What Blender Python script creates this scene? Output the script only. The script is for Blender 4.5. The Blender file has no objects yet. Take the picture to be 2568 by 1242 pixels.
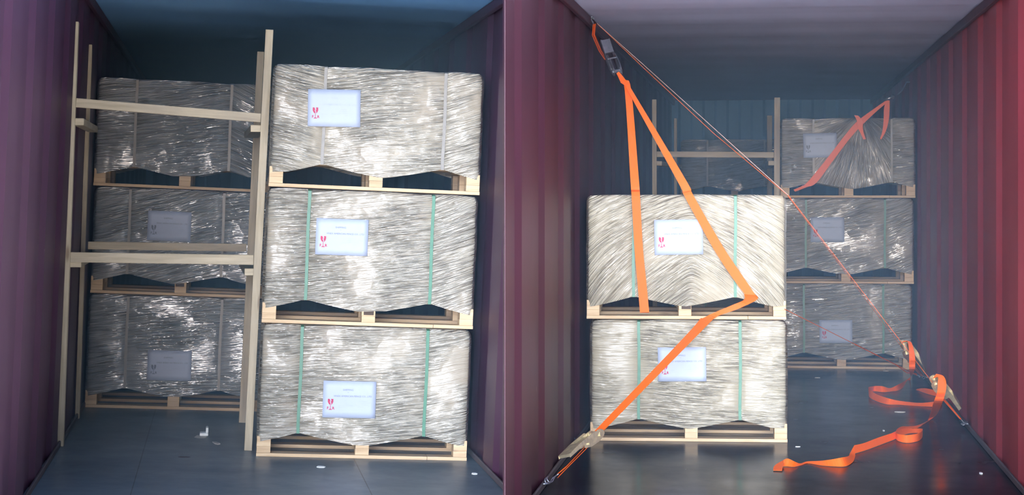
import bpy, bmesh, math, random
from mathutils import Vector, Matrix, noise as mnoise

# ------------------------------------------------------------------ camera
F = 4500.0; CX = 1284.0; HY = 480.0
EYE = Vector((0.0, 0.0, 1.55))
cam_data = bpy.data.cameras.new('camera')
cam = bpy.data.objects.new('camera', cam_data)
bpy.context.scene.collection.objects.link(cam)
cam.location = EYE
cam.rotation_euler = (math.pi/2, 0, 0)
cam_data.sensor_width = 36.0
cam_data.sensor_fit = 'HORIZONTAL'
cam_data.lens = F/2568.0*36.0
cam_data.shift_y = -(621.0-HY)/2568.0
cam_data.clip_end = 300
bpy.context.scene.camera = cam

# ------------------------------------------------------------------ world, sun, exposure
world = bpy.data.worlds.new('sky'); bpy.context.scene.world = world
world.use_nodes = True
wn = world.node_tree.nodes; wl = world.node_tree.links
bgn = wn['Background']
tc = wn.new('ShaderNodeTexCoord'); sp = wn.new('ShaderNodeSeparateXYZ'); rm = wn.new('ShaderNodeValToRGB')
wl.new(tc.outputs['Generated'], sp.inputs[0]); wl.new(sp.outputs['Z'], rm.inputs[0])
rm.color_ramp.elements[0].position = 0.0; rm.color_ramp.elements[0].color = (0.95, 0.98, 1.07, 1)
rm.color_ramp.elements[1].position = 0.75; rm.color_ramp.elements[1].color = (0.42, 0.62, 1.0, 1)
# glow patch added low behind the camera, slightly left, to light the deep ends
dt = wn.new('ShaderNodeVectorMath'); dt.operation = 'DOT_PRODUCT'
wl.new(tc.outputs['Generated'], dt.inputs[0]); dt.inputs[1].default_value = Vector((-0.16, -1.0, 0.10)).normalized()
gl = wn.new('ShaderNodeMapRange'); gl.interpolation_type = 'SMOOTHSTEP'
wl.new(dt.outputs['Value'], gl.inputs[0]); gl.inputs[1].default_value = 0.91; gl.inputs[2].default_value = 0.985
gl.inputs[3].default_value = 1.0; gl.inputs[4].default_value = 27.0
mx = wn.new('ShaderNodeVectorMath'); mx.operation = 'SCALE'
wl.new(rm.outputs[0], mx.inputs[0]); wl.new(gl.outputs[0], mx.inputs['Scale'])
wl.new(mx.outputs[0], bgn.inputs['Color'])
bgn.inputs['Strength'].default_value = 1.2

sd = bpy.data.lights.new('sun', 'SUN'); sd.energy = 30.0; sd.angle = math.radians(3); sd.color = (1.0, 0.95, 0.88)
sun = bpy.data.objects.new('sun', sd); bpy.context.scene.collection.objects.link(sun)
sun.rotation_euler = (math.radians(-28), math.radians(12), 0)   # high sun from beyond the containers: lights the yard, not the cargo
sun.location = (0, 10, 12)

vs = bpy.context.scene.view_settings
vs.view_transform = 'Standard'; vs.look = 'None'; vs.gamma = 1.0; vs.use_curve_mapping = False
vs.exposure = 0.12
bpy.context.scene.cycles.max_bounces = 8
bpy.context.scene.cycles.diffuse_bounces = 4
bpy.context.scene.cycles.glossy_bounces = 4
bpy.context.scene.cycles.sample_clamp_indirect = 8.0

COL = bpy.context.scene.collection
R = math.radians

# ------------------------------------------------------------------ materials
def nt_mat(name):
    m = bpy.data.materials.new(name); m.use_nodes = True
    return m, m.node_tree.nodes, m.node_tree.links, m.node_tree.nodes['Principled BSDF']

def ramp(N, a, b, p0=0.3, p1=0.7):
    r = N.new('ShaderNodeValToRGB')
    r.color_ramp.elements[0].position = p0; r.color_ramp.elements[0].color = (*a, 1)
    r.color_ramp.elements[1].position = p1; r.color_ramp.elements[1].color = (*b, 1)
    return r

def math_node(N, L, op, a, b=None, c=None):
    m = N.new('ShaderNodeMath'); m.operation = op
    for i, v in enumerate((a, b, c)):
        if v is None: continue
        if isinstance(v, (int, float)): m.inputs[i].default_value = v
        else: L.new(v, m.inputs[i])
    return m.outputs[0]

def noise_node(N, L, vec, scale, detail=3, rough=0.5, dist=0.0, dims='3D'):
    n = N.new('ShaderNodeTexNoise'); n.noise_dimensions = dims
    n.inputs['Scale'].default_value = scale; n.inputs['Detail'].default_value = detail
    n.inputs['Roughness'].default_value = rough; n.inputs['Distortion'].default_value = dist
    if vec is not None: L.new(vec, n.inputs['Vector'])
    return n.outputs['Fac']

def mix_col(N, L, fac, a, b, mode='MIX'):
    m = N.new('ShaderNodeMix'); m.data_type = 'RGBA'; m.blend_type = mode
    if isinstance(fac, (int, float)): m.inputs[0].default_value = fac
    else: L.new(fac, m.inputs[0])
    for i, v in ((6, a), (7, b)):
        if isinstance(v, tuple): m.inputs[i].default_value = (*v, 1)
        else: L.new(v, m.inputs[i])
    return m.outputs[2]

def film_material(name, ca, cb, cw, crease=0.55, ior=1.7, bumpd=0.0095, coat0=0.5, crough=0.13):
    m, N, L, B = nt_mat(name)
    uv = N.new('ShaderNodeUVMap'); uv.uv_map = 'streak'
    oi = N.new('ShaderNodeObjectInfo')
    sep = N.new('ShaderNodeSeparateXYZ'); L.new(uv.outputs[0], sep.inputs[0])
    off = math_node(N, L, 'MULTIPLY', oi.outputs['Random'], 50.0)
    # slow wander of the streak lines
    w = N.new('ShaderNodeCombineXYZ'); L.new(sep.outputs[0], w.inputs[0]); L.new(sep.outputs[1], w.inputs[1]); L.new(off, w.inputs[2])
    wander = noise_node(N, L, w.outputs[0], 2.2, 2)
    across = math_node(N, L, 'ADD', sep.outputs[1], math_node(N, L, 'MULTIPLY', wander, 0.045))
    def streak(fa, fb, k, det):
        c = N.new('ShaderNodeCombineXYZ')
        L.new(math_node(N, L, 'MULTIPLY', sep.outputs[0], fa), c.inputs[0])
        L.new(math_node(N, L, 'MULTIPLY', across, fb), c.inputs[1])
        L.new(math_node(N, L, 'ADD', off, k), c.inputs[2])
        return noise_node(N, L, c.outputs[0], 1.0, det, 0.55)
    s1 = streak(1.7, 42.0, 0.0, 3)
    s2 = streak(3.0, 95.0, 7.3, 2)
    s3 = streak(6.0, 30.0, 3.1, 3)
    # sharp pleats: ridges where the noise crosses its middle
    def ridge(s, g):
        a = math_node(N, L, 'ABSOLUTE', math_node(N, L, 'SUBTRACT', s, 0.5))
        return math_node(N, L, 'MAXIMUM', math_node(N, L, 'SUBTRACT', 1.0, math_node(N, L, 'MULTIPLY', a, g)), 0.0)
    r1 = ridge(s1, 9.0); r2 = ridge(s2, 7.0); r3 = ridge(s3, 9.0)
    h = math_node(N, L, 'ADD', math_node(N, L, 'MULTIPLY', r1, 0.9),
                  math_node(N, L, 'ADD', math_node(N, L, 'MULTIPLY', r2, 0.55), math_node(N, L, 'MULTIPLY', r3, 0.35)))
    big = noise_node(N, L, w.outputs[0], 2.6, 3, 0.6)
    bigr = ramp(N, (0.14,)*3, (1.0,)*3, 0.40, 0.56); L.new(big, bigr.inputs[0])
    hh = math_node(N, L, 'MULTIPLY', h, bigr.outputs[0])
    bp = N.new('ShaderNodeBump'); bp.inputs['Strength'].default_value = 1.0; bp.inputs['Distance'].default_value = bumpd
    L.new(hh, bp.inputs['Height'])
    # cardboard seen through, whitened where the film bunches
    card = ramp(N, ca, cb, 0.35, 0.65); L.new(noise_node(N, L, w.outputs[0], 1.6, 2), card.inputs[0])
    whit = math_node(N, L, 'MULTIPLY', math_node(N, L, 'MINIMUM', hh, 1.0), 0.55)
    col = mix_col(N, L, whit, card.outputs[0], cw)
    # thin dark creases between pleats
    cr = ridge(streak(2.0, 48.0, 12.7, 1), 22.0)
    cr = math_node(N, L, 'MULTIPLY', cr, math_node(N, L, 'MULTIPLY', bigr.outputs[0], crease))
    col = mix_col(N, L, cr, col, (0.17, 0.145, 0.11))
    L.new(col, B.inputs['Base Color'])
    B.inputs['Roughness'].default_value = 0.35
    B.inputs['Specular IOR Level'].default_value = 0.4
    L.new(math_node(N, L, 'MULTIPLY_ADD', bigr.outputs[0], 1.0-coat0, coat0), B.inputs['Coat Weight']); B.inputs['Coat Roughness'].default_value = crough
    B.inputs['Coat IOR'].default_value = ior
    L.new(bp.outputs[0], B.inputs['Normal']); L.new(bp.outputs[0], B.inputs['Coat Normal'])
    return m

def wood_material(name, a, b, dirt=0.3):
    m, N, L, B = nt_mat(name)
    t = N.new('ShaderNodeTexCoord'); mp = N.new('ShaderNodeMapping')
    L.new(t.outputs['UV'], mp.inputs[0]); mp.inputs['Scale'].default_value = (3.0, 34.0, 1)
    oi = N.new('ShaderNodeObjectInfo')
    sc = N.new('ShaderNodeVectorMath'); sc.operation = 'ADD'
    cb = N.new('ShaderNodeCombineXYZ'); L.new(math_node(N, L, 'MULTIPLY', oi.outputs['Random'], 37.0), cb.inputs[0]); L.new(math_node(N, L, 'MULTIPLY', oi.outputs['Random'], 91.0), cb.inputs[1])
    L.new(mp.outputs[0], sc.inputs[0]); L.new(cb.outputs[0], sc.inputs[1])
    g = noise_node(N, L, sc.outputs[0], 1.0, 5, 0.6, 0.6)
    r = ramp(N, a, b, 0.3, 0.7); L.new(g, r.inputs[0])
    mp2 = N.new('ShaderNodeMapping'); L.new(t.outputs['UV'], mp2.inputs[0]); mp2.inputs['Scale'].default_value = (2.2, 9, 1)
    sc2 = N.new('ShaderNodeVectorMath'); sc2.operation = 'ADD'; L.new(mp2.outputs[0], sc2.inputs[0]); L.new(cb.outputs[0], sc2.inputs[1])
    v = N.new('ShaderNodeTexVoronoi'); v.inputs['Scale'].default_value = 1.0; L.new(sc2.outputs[0], v.inputs['Vector'])
    k = ramp(N, (1, 1, 1), (0, 0, 0), 0.06, 0.13); L.new(v.outputs['Distance'], k.inputs[0])
    dn = ramp(N, (0, 0, 0), (1, 1, 1), 0.5, 0.75); L.new(noise_node(N, L, sc2.outputs[0], 0.8, 4), dn.inputs[0])
    col = mix_col(N, L, math_node(N, L, 'MULTIPLY', k.outputs[0], 0.7), r.outputs[0], (0.14, 0.08, 0.045))
    col = mix_col(N, L, math_node(N, L, 'MULTIPLY', dn.outputs[0], dirt), col, (0.22, 0.18, 0.15))
    L.new(col, B.inputs['Base Color']); B.inputs['Roughness'].default_value = 0.7
    bp = N.new('ShaderNodeBump'); bp.inputs['Strength'].default_value = 0.3; bp.inputs['Distance'].default_value = 0.003
    L.new(g, bp.inputs['Height']); L.new(bp.outputs[0], B.inputs['Normal'])
    return m

def steel_paint(name, a, b, rough=0.47, scratch=(0.45, 0.36, 0.36)):
    m, N, L, B = nt_mat(name)
    t = N.new('ShaderNodeTexCoord')
    n1 = noise_node(N, L, t.outputs['Object'], 1.1, 4, 0.6)
    r = ramp(N, a, b, 0.3, 0.7); L.new(n1, r.inputs[0])
    mp = N.new('ShaderNodeMapping'); mp.inputs['Scale'].default_value = (9, 9, 2.2); L.new(t.outputs['Object'], mp.inputs[0])
    n2 = noise_node(N, L, mp.outputs[0], 2.0, 6, 0.7)
    s = ramp(N, (0, 0, 0), (1, 1, 1), 0.70, 0.76); L.new(n2, s.inputs[0])
    col = mix_col(N, L, math_node(N, L, 'MULTIPLY', s.outputs[0], 0.45), r.outputs[0], scratch)
    L.new(col, B.inputs['Base Color']); B.inputs['Roughness'].default_value = rough
    B.inputs['Specular IOR Level'].default_value = 0.3
    bp = N.new('ShaderNodeBump'); bp.inputs['Strength'].default_value = 0.12; bp.inputs['Distance'].default_value = 0.02
    L.new(noise_node(N, L, t.outputs['Object'], 2.4, 3), bp.inputs['Height']); L.new(bp.outputs[0], B.inputs['Normal'])
    return m

def floor_material(name, a, b, dust, spec):
    m, N, L, B = nt_mat(name)
    t = N.new('ShaderNodeTexCoord')
    n1 = noise_node(N, L, t.outputs['Object'], 1.3, 5, 0.6)
    r = ramp(N, a, b, 0.35, 0.7); L.new(n1, r.inputs[0])
    fine = ramp(N, (0, 0, 0), (1, 1, 1), 0.71, 0.77); L.new(noise_node(N, L, t.outputs['Object'], 24, 3, 0.6), fine.inputs[0])
    col = mix_col(N, L, math_node(N, L, 'MULTIPLY', fine.outputs[0], 0.35), r.outputs[0], (0.3, 0.3, 0.32))
    # plywood panel seams along and across
    sx = N.new('ShaderNodeSeparateXYZ'); L.new(t.outputs['Object'], sx.inputs[0])
    fx = math_node(N, L, 'ABSOLUTE', math_node(N, L, 'SUBTRACT', math_node(N, L, 'FRACT', math_node(N, L, 'DIVIDE', math_node(N, L, 'ADD', sx.outputs[0], 20.0), 1.19)), 0.5))
    seam = math_node(N, L, 'LESS_THAN', fx, 0.0022)
    col = mix_col(N, L, math_node(N, L, 'MULTIPLY', seam, 0.7), col, (0.01, 0.01, 0.012))
    L.new(col, B.inputs['Base Color'])
    rr = N.new('ShaderNodeMapRange'); L.new(noise_node(N, L, t.outputs['Object'], 3.0, 5, 0.65), rr.inputs[0])
    rr.inputs[1].default_value = 0.3; rr.inputs[2].default_value = 0.7; rr.inputs[3].default_value = dust[0]; rr.inputs[4].default_value = dust[1]
    L.new(rr.outputs[0], B.inputs['Roughness']); B.inputs['Specular IOR Level'].default_value = spec
    bp = N.new('ShaderNodeBump'); bp.inputs['Strength'].default_value = 0.05; bp.inputs['Distance'].default_value = 0.01
    L.new(noise_node(N, L, t.outputs['Object'], 7.0, 4), bp.inputs['Height']); L.new(bp.outputs[0], B.inputs['Normal'])
    return m

def plain(name, col, rough=0.5, metal=0.0, sheen=0.0, bump=0.0, var=0.12):
    m, N, L, B = nt_mat(name)
    t = N.new('ShaderNodeTexCoord')
    n = noise_node(N, L, t.outputs['Object'], 30, 3)
    r = ramp(N, tuple(c*(1-var) for c in col), tuple(min(1, c*(1+var)) for c in col)); L.new(n, r.inputs[0])
    L.new(r.outputs[0], B.inputs['Base Color']); B.inputs['Roughness'].default_value = rough; B.inputs['Metallic'].default_value = metal
    if sheen: B.inputs['Sheen Weight'].default_value = sheen
    if bump:
        bp = N.new('ShaderNodeBump'); bp.inputs['Strength'].default_value = bump; bp.inputs['Distance'].default_value = 0.002
        L.new(n, bp.inputs['Height']); L.new(bp.outputs[0], B.inputs['Normal'])
    return m

def web_material(name, col):
    m, N, L, B = nt_mat(name)
    uv = N.new('ShaderNodeUVMap'); wv = N.new('ShaderNodeTexWave'); wv.bands_direction = 'Y'
    wv.inputs['Scale'].default_value = 3.0; L.new(uv.outputs[0], wv.inputs['Vector'])
    r = ramp(N, tuple(c*0.9 for c in col), tuple(min(1, c*1.05) for c in col), 0.2, 0.8); L.new(wv.outputs['Fac'], r.inputs[0])
    L.new(r.outputs[0], B.inputs['Base Color']); B.inputs['Roughness'].default_value = 0.6; B.inputs['Specular IOR Level'].default_value = 0.25
    return m

M = {
    'film_left': film_material('grey_stretch_film', (0.31, 0.262, 0.195), (0.385, 0.345, 0.265), (0.74, 0.71, 0.60), 0.6, 2.0, 0.013, 0.6),
    'film_near': film_material('cream_stretch_film', (0.30, 0.26, 0.185), (0.38, 0.345, 0.255), (0.66, 0.62, 0.50), 0.85, 1.45),
    'film_back': film_material('deep_stretch_film', (0.31, 0.285, 0.235), (0.40, 0.375, 0.32), (0.78, 0.78, 0.74), 0.7, 2.5, 0.014, 0.9, 0.12),  # same film, the grey dimness of the deep stacks put into its colour
    'film_dim': film_material('shaded_stretch_film', (0.23, 0.25, 0.27), (0.32, 0.34, 0.35), (0.78, 0.81, 0.80), 0.5, 3.2, 0.016, 1.0, 0.12),  # same film, darkened and blued: shade and veil are in the colour
    'pine': wood_material('pallet_pine', (0.50, 0.34, 0.19), (0.72, 0.55, 0.34), 0.15),
    'pine_fresh': wood_material('brace_pine', (0.36, 0.30, 0.20), (0.54, 0.47, 0.34), 0.6),
    'wall_l': steel_paint('veiled_maroon_paint', (0.052, 0.020, 0.045), (0.068, 0.024, 0.054)),  # maroon with the purple of the haze veil put into its colour
    'wall_r': steel_paint('lit_maroon_paint', (0.22, 0.034, 0.048), (0.27, 0.042, 0.058)),  # same maroon, brightened: the light on this wall is in the colour
    'wall_m': steel_paint('shaded_maroon_paint', (0.056, 0.018, 0.032), (0.072, 0.021, 0.038)),  # same maroon, darkened: the shade on this wall is in the colour
    'roof_l': steel_paint('blue_veil_roof', (0.22, 0.52, 0.98), (0.26, 0.57, 1.0), 0.5),  # ceiling coloured blue to carry the veiling glow of the depth
    'end_l': steel_paint('bright_blue_veil_end', (0.24, 0.42, 0.90), (0.28, 0.48, 0.95), 0.5, (0.3, 0.35, 0.45)),  # end wall coloured bright blue in place of the veiling glow
    'roof': steel_paint('grey_veil_roof', (0.46, 0.48, 0.68), (0.52, 0.54, 0.76), 0.55),  # maroon ceiling coloured lavender grey, the glare veil painted in
    'end': steel_paint('blue_veil_end', (0.10, 0.30, 0.55), (0.13, 0.35, 0.62), 0.5, (0.3, 0.35, 0.45)),  # end wall coloured blue, the veil of the deep end painted in
    'floor_l': floor_material('veiled_floor', (0.085, 0.120, 0.150), (0.140, 0.175, 0.205), (0.30, 0.45), 0.22),  # dark floor lifted to blue-grey: the haze veil is in its colour
    'floor_r': floor_material('black_floor', (0.006, 0.010, 0.020), (0.013, 0.018, 0.030), (0.15, 0.28), 0.07),
    'rail': steel_paint('scuffed_rail_steel', (0.045, 0.035, 0.045), (0.11, 0.09, 0.10), 0.6),
    'green': plain('green_polyester_strap', (0.045, 0.185, 0.115), 0.4),
    'grey_strap': plain('grey_polyester_strap', (0.22, 0.21, 0.19), 0.4),
    'orange': web_material('orange_webbing', (1.0, 0.145, 0.012)),
    'lifted_web': web_material('lifted_orange_webbing', (1.0, 0.24, 0.13)),  # orange webbing, colour brightened to make up for weak light deep inside
    'pale_web': web_material('pale_pink_webbing', (0.80, 0.50, 0.44)),
    'paper': plain('label_paper', (0.42, 0.48, 0.61), 0.55, var=0.02),
    'ink': plain('dark_print', (0.16, 0.17, 0.24), 0.7),
    'ink_light': plain('pale_print', (0.40, 0.44, 0.56), 0.7),
    'ink_red': plain('red_print', (0.45, 0.03, 0.10), 0.6),
    'stamp': plain('burnt_stamp', (0.07, 0.045, 0.03), 0.8),
    'zinc': plain('zinc_steel', (0.80, 0.70, 0.46), 0.35, 0.75, var=0.2),
    'steel': plain('grey_steel', (0.35, 0.37, 0.42), 0.35, 0.9, var=0.2),
    'black': plain('black_plastic', (0.02, 0.02, 0.025), 0.4),
    'foam': plain('white_foam', (0.85, 0.88, 0.86), 0.7),
    'chip': plain('pale_splinter', (0.55, 0.52, 0.48), 0.7),
    'ground': plain('yard_concrete', (0.56, 0.57, 0.60), 0.9),
}

# ------------------------------------------------------------------ helpers
def link(name, verts, faces, mat, parent=None, uvs=None, smooth=False, uvname='UVMap'):
    me = bpy.data.meshes.new(name)
    me.from_pydata([tuple(v) for v in verts], [], faces)
    if uvs is not None:
        l = me.uv_layers.new(name=uvname)
        for i, p in enumerate(me.polygons):
            for j, li in enumerate(p.loop_indices): l.data[li].uv = uvs[i][j]
    me.materials.append(mat)
    for p in me.polygons: p.use_smooth = smooth
    me.update()
    o = bpy.data.objects.new(name, me); COL.objects.link(o)
    if parent is not None: o.parent = parent
    return o

class MB:
    """collects boxes, tubes and prisms into one mesh, with a lengthwise UV for wood grain"""
    def __init__(s): s.v = []; s.f = []; s.uv = []
    def box(s, x0, x1, y0, y1, z0, z1, bev=0.002, rot=None, piv=None):
        dims = (x1-x0, y1-y0, z1-z0)
        bm = bmesh.new(); bmesh.ops.create_cube(bm, size=1)
        for v in bm.verts: v.co = Vector((x0 + (v.co.x+.5)*dims[0], y0 + (v.co.y+.5)*dims[1], z0 + (v.co.z+.5)*dims[2]))
        if bev: bmesh.ops.bevel(bm, geom=list(bm.edges), offset=bev, segments=1, affect='EDGES')
        lg = dims.index(max(dims))
        s.take(bm, lg, rot, piv)
    def take(s, bm, lg=0, rot=None, piv=None):
        base = len(s.v); bm.verts.index_update(); bm.normal_update()
        for f in bm.faces:
            n = f.normal; k = max(range(3), key=lambda i: abs(n[i]))
            rest = [i for i in range(3) if i != k]
            if lg in rest: a = lg; b = [i for i in rest if i != lg][0]
            else: a, b = rest
            s.uv.append([(v.co[a], v.co[b]) for v in f.verts]); s.f.append([base + v.index for v in f.verts])
        for v in bm.verts:
            c = v.co.copy()
            if rot is not None: c = rot @ (c - (piv or Vector())) + (piv or Vector())
            s.v.append(c)
        bm.free()
    def tube(s, pts, r, seg=8, closed=False, scale=None):
        base = len(s.v); n = len(pts)
        for i, p in enumerate(pts):
            a = pts[max(0, i-1)]; b = pts[min(n-1, i+1)]; t = (b-a).normalized()
            u = t.cross(Vector((0, 0, 1)))
            if u.length < 1e-3: u = t.cross(Vector((1, 0, 0)))
            u.normalize(); w = t.cross(u)
            rr = r * (scale[i] if scale else 1)
            for k in range(seg):
                an = 2*math.pi*k/seg; s.v.append(p + u*rr*math.cos(an) + w*rr*math.sin(an))
        for i in range(n-1):
            for k in range(seg):
                a = base+i*seg+k; b = base+i*seg+(k+1) % seg; s.f.append([a, b, b+seg, a+seg]); s.uv.append([(i, k), (i, k+1), (i+1, k+1), (i+1, k)])
        s.f.append([base+k for k in range(seg)][::-1]); s.uv.append([(0, 0)]*seg)
        s.f.append([base+(n-1)*seg+k for k in range(seg)]); s.uv.append([(0, 0)]*seg)
    def prism(s, poly, o, ax, ay, az, t):
        """polygon poly in the plane (ax, ay) at o, extruded t along az"""
        base = len(s.v); n = len(poly)
        for q in (0, 1):
            for (x, y) in poly: s.v.append(o + ax*x + ay*y + az*(t*(q-0.5)))
        s.f.append([base+i for i in range(n)][::-1]); s.uv.append([(p[0], p[1]) for p in poly][::-1])
        s.f.append([base+n+i for i in range(n)]); s.uv.append([(p[0], p[1]) for p in poly])
        for i in range(n):
            j = (i+1) % n; s.f.append([base+i, base+j, base+n+j, base+n+i]); s.uv.append([(0, 0), (1, 0), (1, .1), (0, .1)])
    def build(s, name, mat, parent=None, smooth=False):
        return link(name, s.v, s.f, mat, parent, s.uv, smooth)

def tag(o, label, cat, group=None, kind=None):
    if label: o['label'] = label
    if cat: o['category'] = cat
    if group: o['group'] = group
    if kind: o['kind'] = kind
    return o

def empty(name, mat4, label, cat, group=None):
    o = bpy.data.objects.new(name, None); COL.objects.link(o)
    o.empty_display_size = 0.1
    loc, rot, _ = mat4.decompose(); o.location = loc; o.rotation_euler = rot.to_euler()
    return tag(o, label, cat, group)

def T(v): return Matrix.Translation(v)
def ray(px, py): return Vector((px-CX, F, HY-py))/F
def hit(px, py, Mx, axis, val):
    """where the sight line through a pixel meets the plane axis = val of frame Mx (frame coordinates)"""
    Mi = Mx.inverted(); o = Mi @ EYE; d = Mi.to_3x3() @ ray(px, py)
    return o + d*((val-o[axis])/d[axis])

YAW_L, YAW_R = R(9.26), R(-8.04)
ROLL_L = R(2.45)
H_L, H_R = 1.5, 1.55
FL = T(EYE) @ Matrix.Rotation(YAW_L, 4, 'Z') @ Matrix.Rotation(ROLL_L, 4, 'Y')       # left container
FR = T(EYE) @ Matrix.Rotation(YAW_R, 4, 'Z')                                           # right container
FS_L = FL @ Matrix.Rotation(R(7.9)-YAW_L, 4, 'Z')                                      # the cargo in it stands a little askew
FS_R = FR @ Matrix.Rotation(R(-4.2)-YAW_R, 4, 'Z')
FS_RB = FR @ Matrix.Rotation(R(-7)-YAW_R, 4, 'Z')

# ------------------------------------------------------------------ containers
def struct(o): o['kind'] = 'structure'; return o

def corrugation(y0, y1, per, depth, phase=0.0, slope=0.10):
    """list of (y, offset) of a trapezoid profile"""
    pts = [(y0, 0.0)]; y = y0 - phase
    while y < y1:
        for a, o in ((0.5-slope, 0.0), (0.5, depth), (1.0-slope, depth), (1.0, 0.0)):
            yy = y + a*per
            if y0 < yy < y1: pts.append((yy, o))
        y += per
    pts.append((y1, pts[-1][1])); return pts

def sheet(name, prof, ax_along, ax_out, ax_up, base, length_up, mat, F4, thick=0.003, trims=None):
    """corrugated sheet: profile runs along ax_along, is offset along ax_out, extends length_up along ax_up"""
    v = []; f = []
    for (a, o) in prof:
        lo, hi = (0, length_up) if trims is None else trims(a)
        for q in (0, thick):
            v.append(base + ax_along*a + ax_out*(o+q) + ax_up*lo); v.append(base + ax_along*a + ax_out*(o+q) + ax_up*hi)
    n = len(prof)
    for i in range(n-1):
        a = i*4; b = a+4
        f += [[a, a+1, b+1, b], [a+2, b+2, b+3, a+3], [a, b, b+2, a+2], [a+1, a+3, b+3, b+1]]
    f += [[0, 2, 3, 1], [(n-1)*4, (n-1)*4+1, (n-1)*4+3, (n-1)*4+2]]
    o = link(name, v, f, mat); o.matrix_world = F4
    return struct(o)

X, Y, Z = Vector((1, 0, 0)), Vector((0, 1, 0)), Vector((0, 0, 1))
def container(F4, xl, xr, H, top, yl, yr, yend, mw, mw2, mf, mr, me_, per, ph):
    """inner faces at x = xl, xr; floor z = -H; ceiling z = top; the mouth runs from yl (left) to yr (right)"""
    sheet('wall_left', corrugation(yl, yend, per, 0.022, ph), Y, -X, Z, Vector((xl, 0, -H)), H+top+0.025, mw, F4)
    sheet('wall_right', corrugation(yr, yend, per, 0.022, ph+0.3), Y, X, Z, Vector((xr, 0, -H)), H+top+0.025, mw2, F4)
    sheet('wall_back', corrugation(xl-0.05, xr+0.05, 0.3, 0.04, 0), X, Y, Z, Vector((0, yend, -H)), H+top, me_, F4)
    def tr(a):
        t0 = xl-0.06; t1 = xr+0.06
        return (t0, t1)
    # ceiling: shallow ribs run across
    c = sheet('ceiling', corrugation(min(yl, yr), yend+0.05, 1.05, 0.010, 0.2, 0.22), Y, Z, X, Vector((0, 0, top)), 1, mr, F4,
          trims=lambda a: (xl-0.06, xr+0.06 if a >= yr else xl-0.06 + (xr-xl+0.12)*max(0.02, (a-yl)/(yr-yl))) if yr > yl else (xl-0.06, xr+0.06))
    v = [Vector((xl-0.05, yl, -H)), Vector((xr+0.05, yr, -H)), Vector((xr+0.05, yend+0.05, -H)), Vector((xl-0.05, yend+0.05, -H))]
    v += [p - Z*0.04 for p in v]
    fl = link('floor', v, [[0, 1, 2, 3], [7, 6, 5, 4], [0, 4, 5, 1], [1, 5, 6, 2], [2, 6, 7, 3], [3, 7, 4, 0]], mf)
    fl.matrix_world = F4; struct(fl)
    # bottom rails: low scuffed steel angle where wall meets floor; top rails
    for nm, x0, x1, y0 in (('trim_1', xl, xl+0.014, yl), ('trim_2', xr-0.014, xr, yr)):
        b = MB(); b.box(x0, x1, y0+0.02, yend-0.01, -H+0.0005, -H+0.035, 0.004); o = b.build(nm, M['rail']); o.matrix_world = F4; struct(o)
    for nm, x0, x1, y0 in (('trim_3', xl, xl+0.03, yl), ('trim_4', xr-0.03, xr, yr)):
        b = MB(); b.box(x0, x1, y0+0.02, yend-0.01, top-0.06, top-0.001, 0.004); o = b.build(nm, mw); o.matrix_world = F4; struct(o)

def wall_x(F4, H, pts): return sum(hit(px, py, F4, 2, -H).x for px, py in pts)/len(pts)
XL_L = wall_x(FL, H_L, [(78, 1229), (132, 1143)]); XR_L = wall_x(FL, H_L, [(1254, 1226), (1189, 1161)]) + 0.022
XL_R = wall_x(FR, H_R, [(1357, 1230), (1455, 1096)]); XR_R = wall_x(FR, H_R, [(2551, 1230), (2456, 1112), (2375, 1014)]) + 0.012
TOP_L, TOP_R = 1.17, 1.14
yl_l = hit(-60, 600, FL, 0, XL_L).y
yr_l = hit(1270, 1240, FL, 0, XR_L).y
yl_r = hit(1267, 600, FR, 0, XL_R).y
yr_r = hit(2640, 600, FR, 0, XR_R).y
print('container left', XL_L, XR_L, yl_l, yr_l, 'right', XL_R, XR_R, yl_r, yr_r)
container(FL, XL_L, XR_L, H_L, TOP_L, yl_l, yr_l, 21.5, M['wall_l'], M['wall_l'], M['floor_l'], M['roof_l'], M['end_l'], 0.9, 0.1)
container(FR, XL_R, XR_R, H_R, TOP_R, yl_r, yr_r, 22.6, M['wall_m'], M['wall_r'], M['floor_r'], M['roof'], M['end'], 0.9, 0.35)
gv = [(-40, -40, -1.3), (40, -40, -1.3), (40, 60, -1.3), (-40, 60, -1.3)]
struct(link('ground', gv, [[0, 1, 2, 3]], M['ground']))

# ------------------------------------------------------------------ wrapped pallet loads
TEXT_CACHE = {}
def text_mesh(txt, size, bold=0.0):
    k = (txt, size, bold)
    if k in TEXT_CACHE: return TEXT_CACHE[k]
    cu = bpy.data.curves.new('t', 'FONT'); cu.body = txt; cu.size = size; cu.align_x = 'CENTER'; cu.offset = bold
    cu.resolution_u = 2
    o = bpy.data.objects.new('t', cu); COL.objects.link(o)
    dg = bpy.context.evaluated_depsgraph_get(); me = bpy.data.meshes.new_from_object(o.evaluated_get(dg))
    v = [(q.co.x, q.co.y) for q in me.vertices]; f = [list(p.vertices) for p in me.polygons]
    bpy.data.objects.remove(o); bpy.data.curves.remove(cu); bpy.data.meshes.remove(me)
    TEXT_CACHE[k] = (v, f); return v, f

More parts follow.
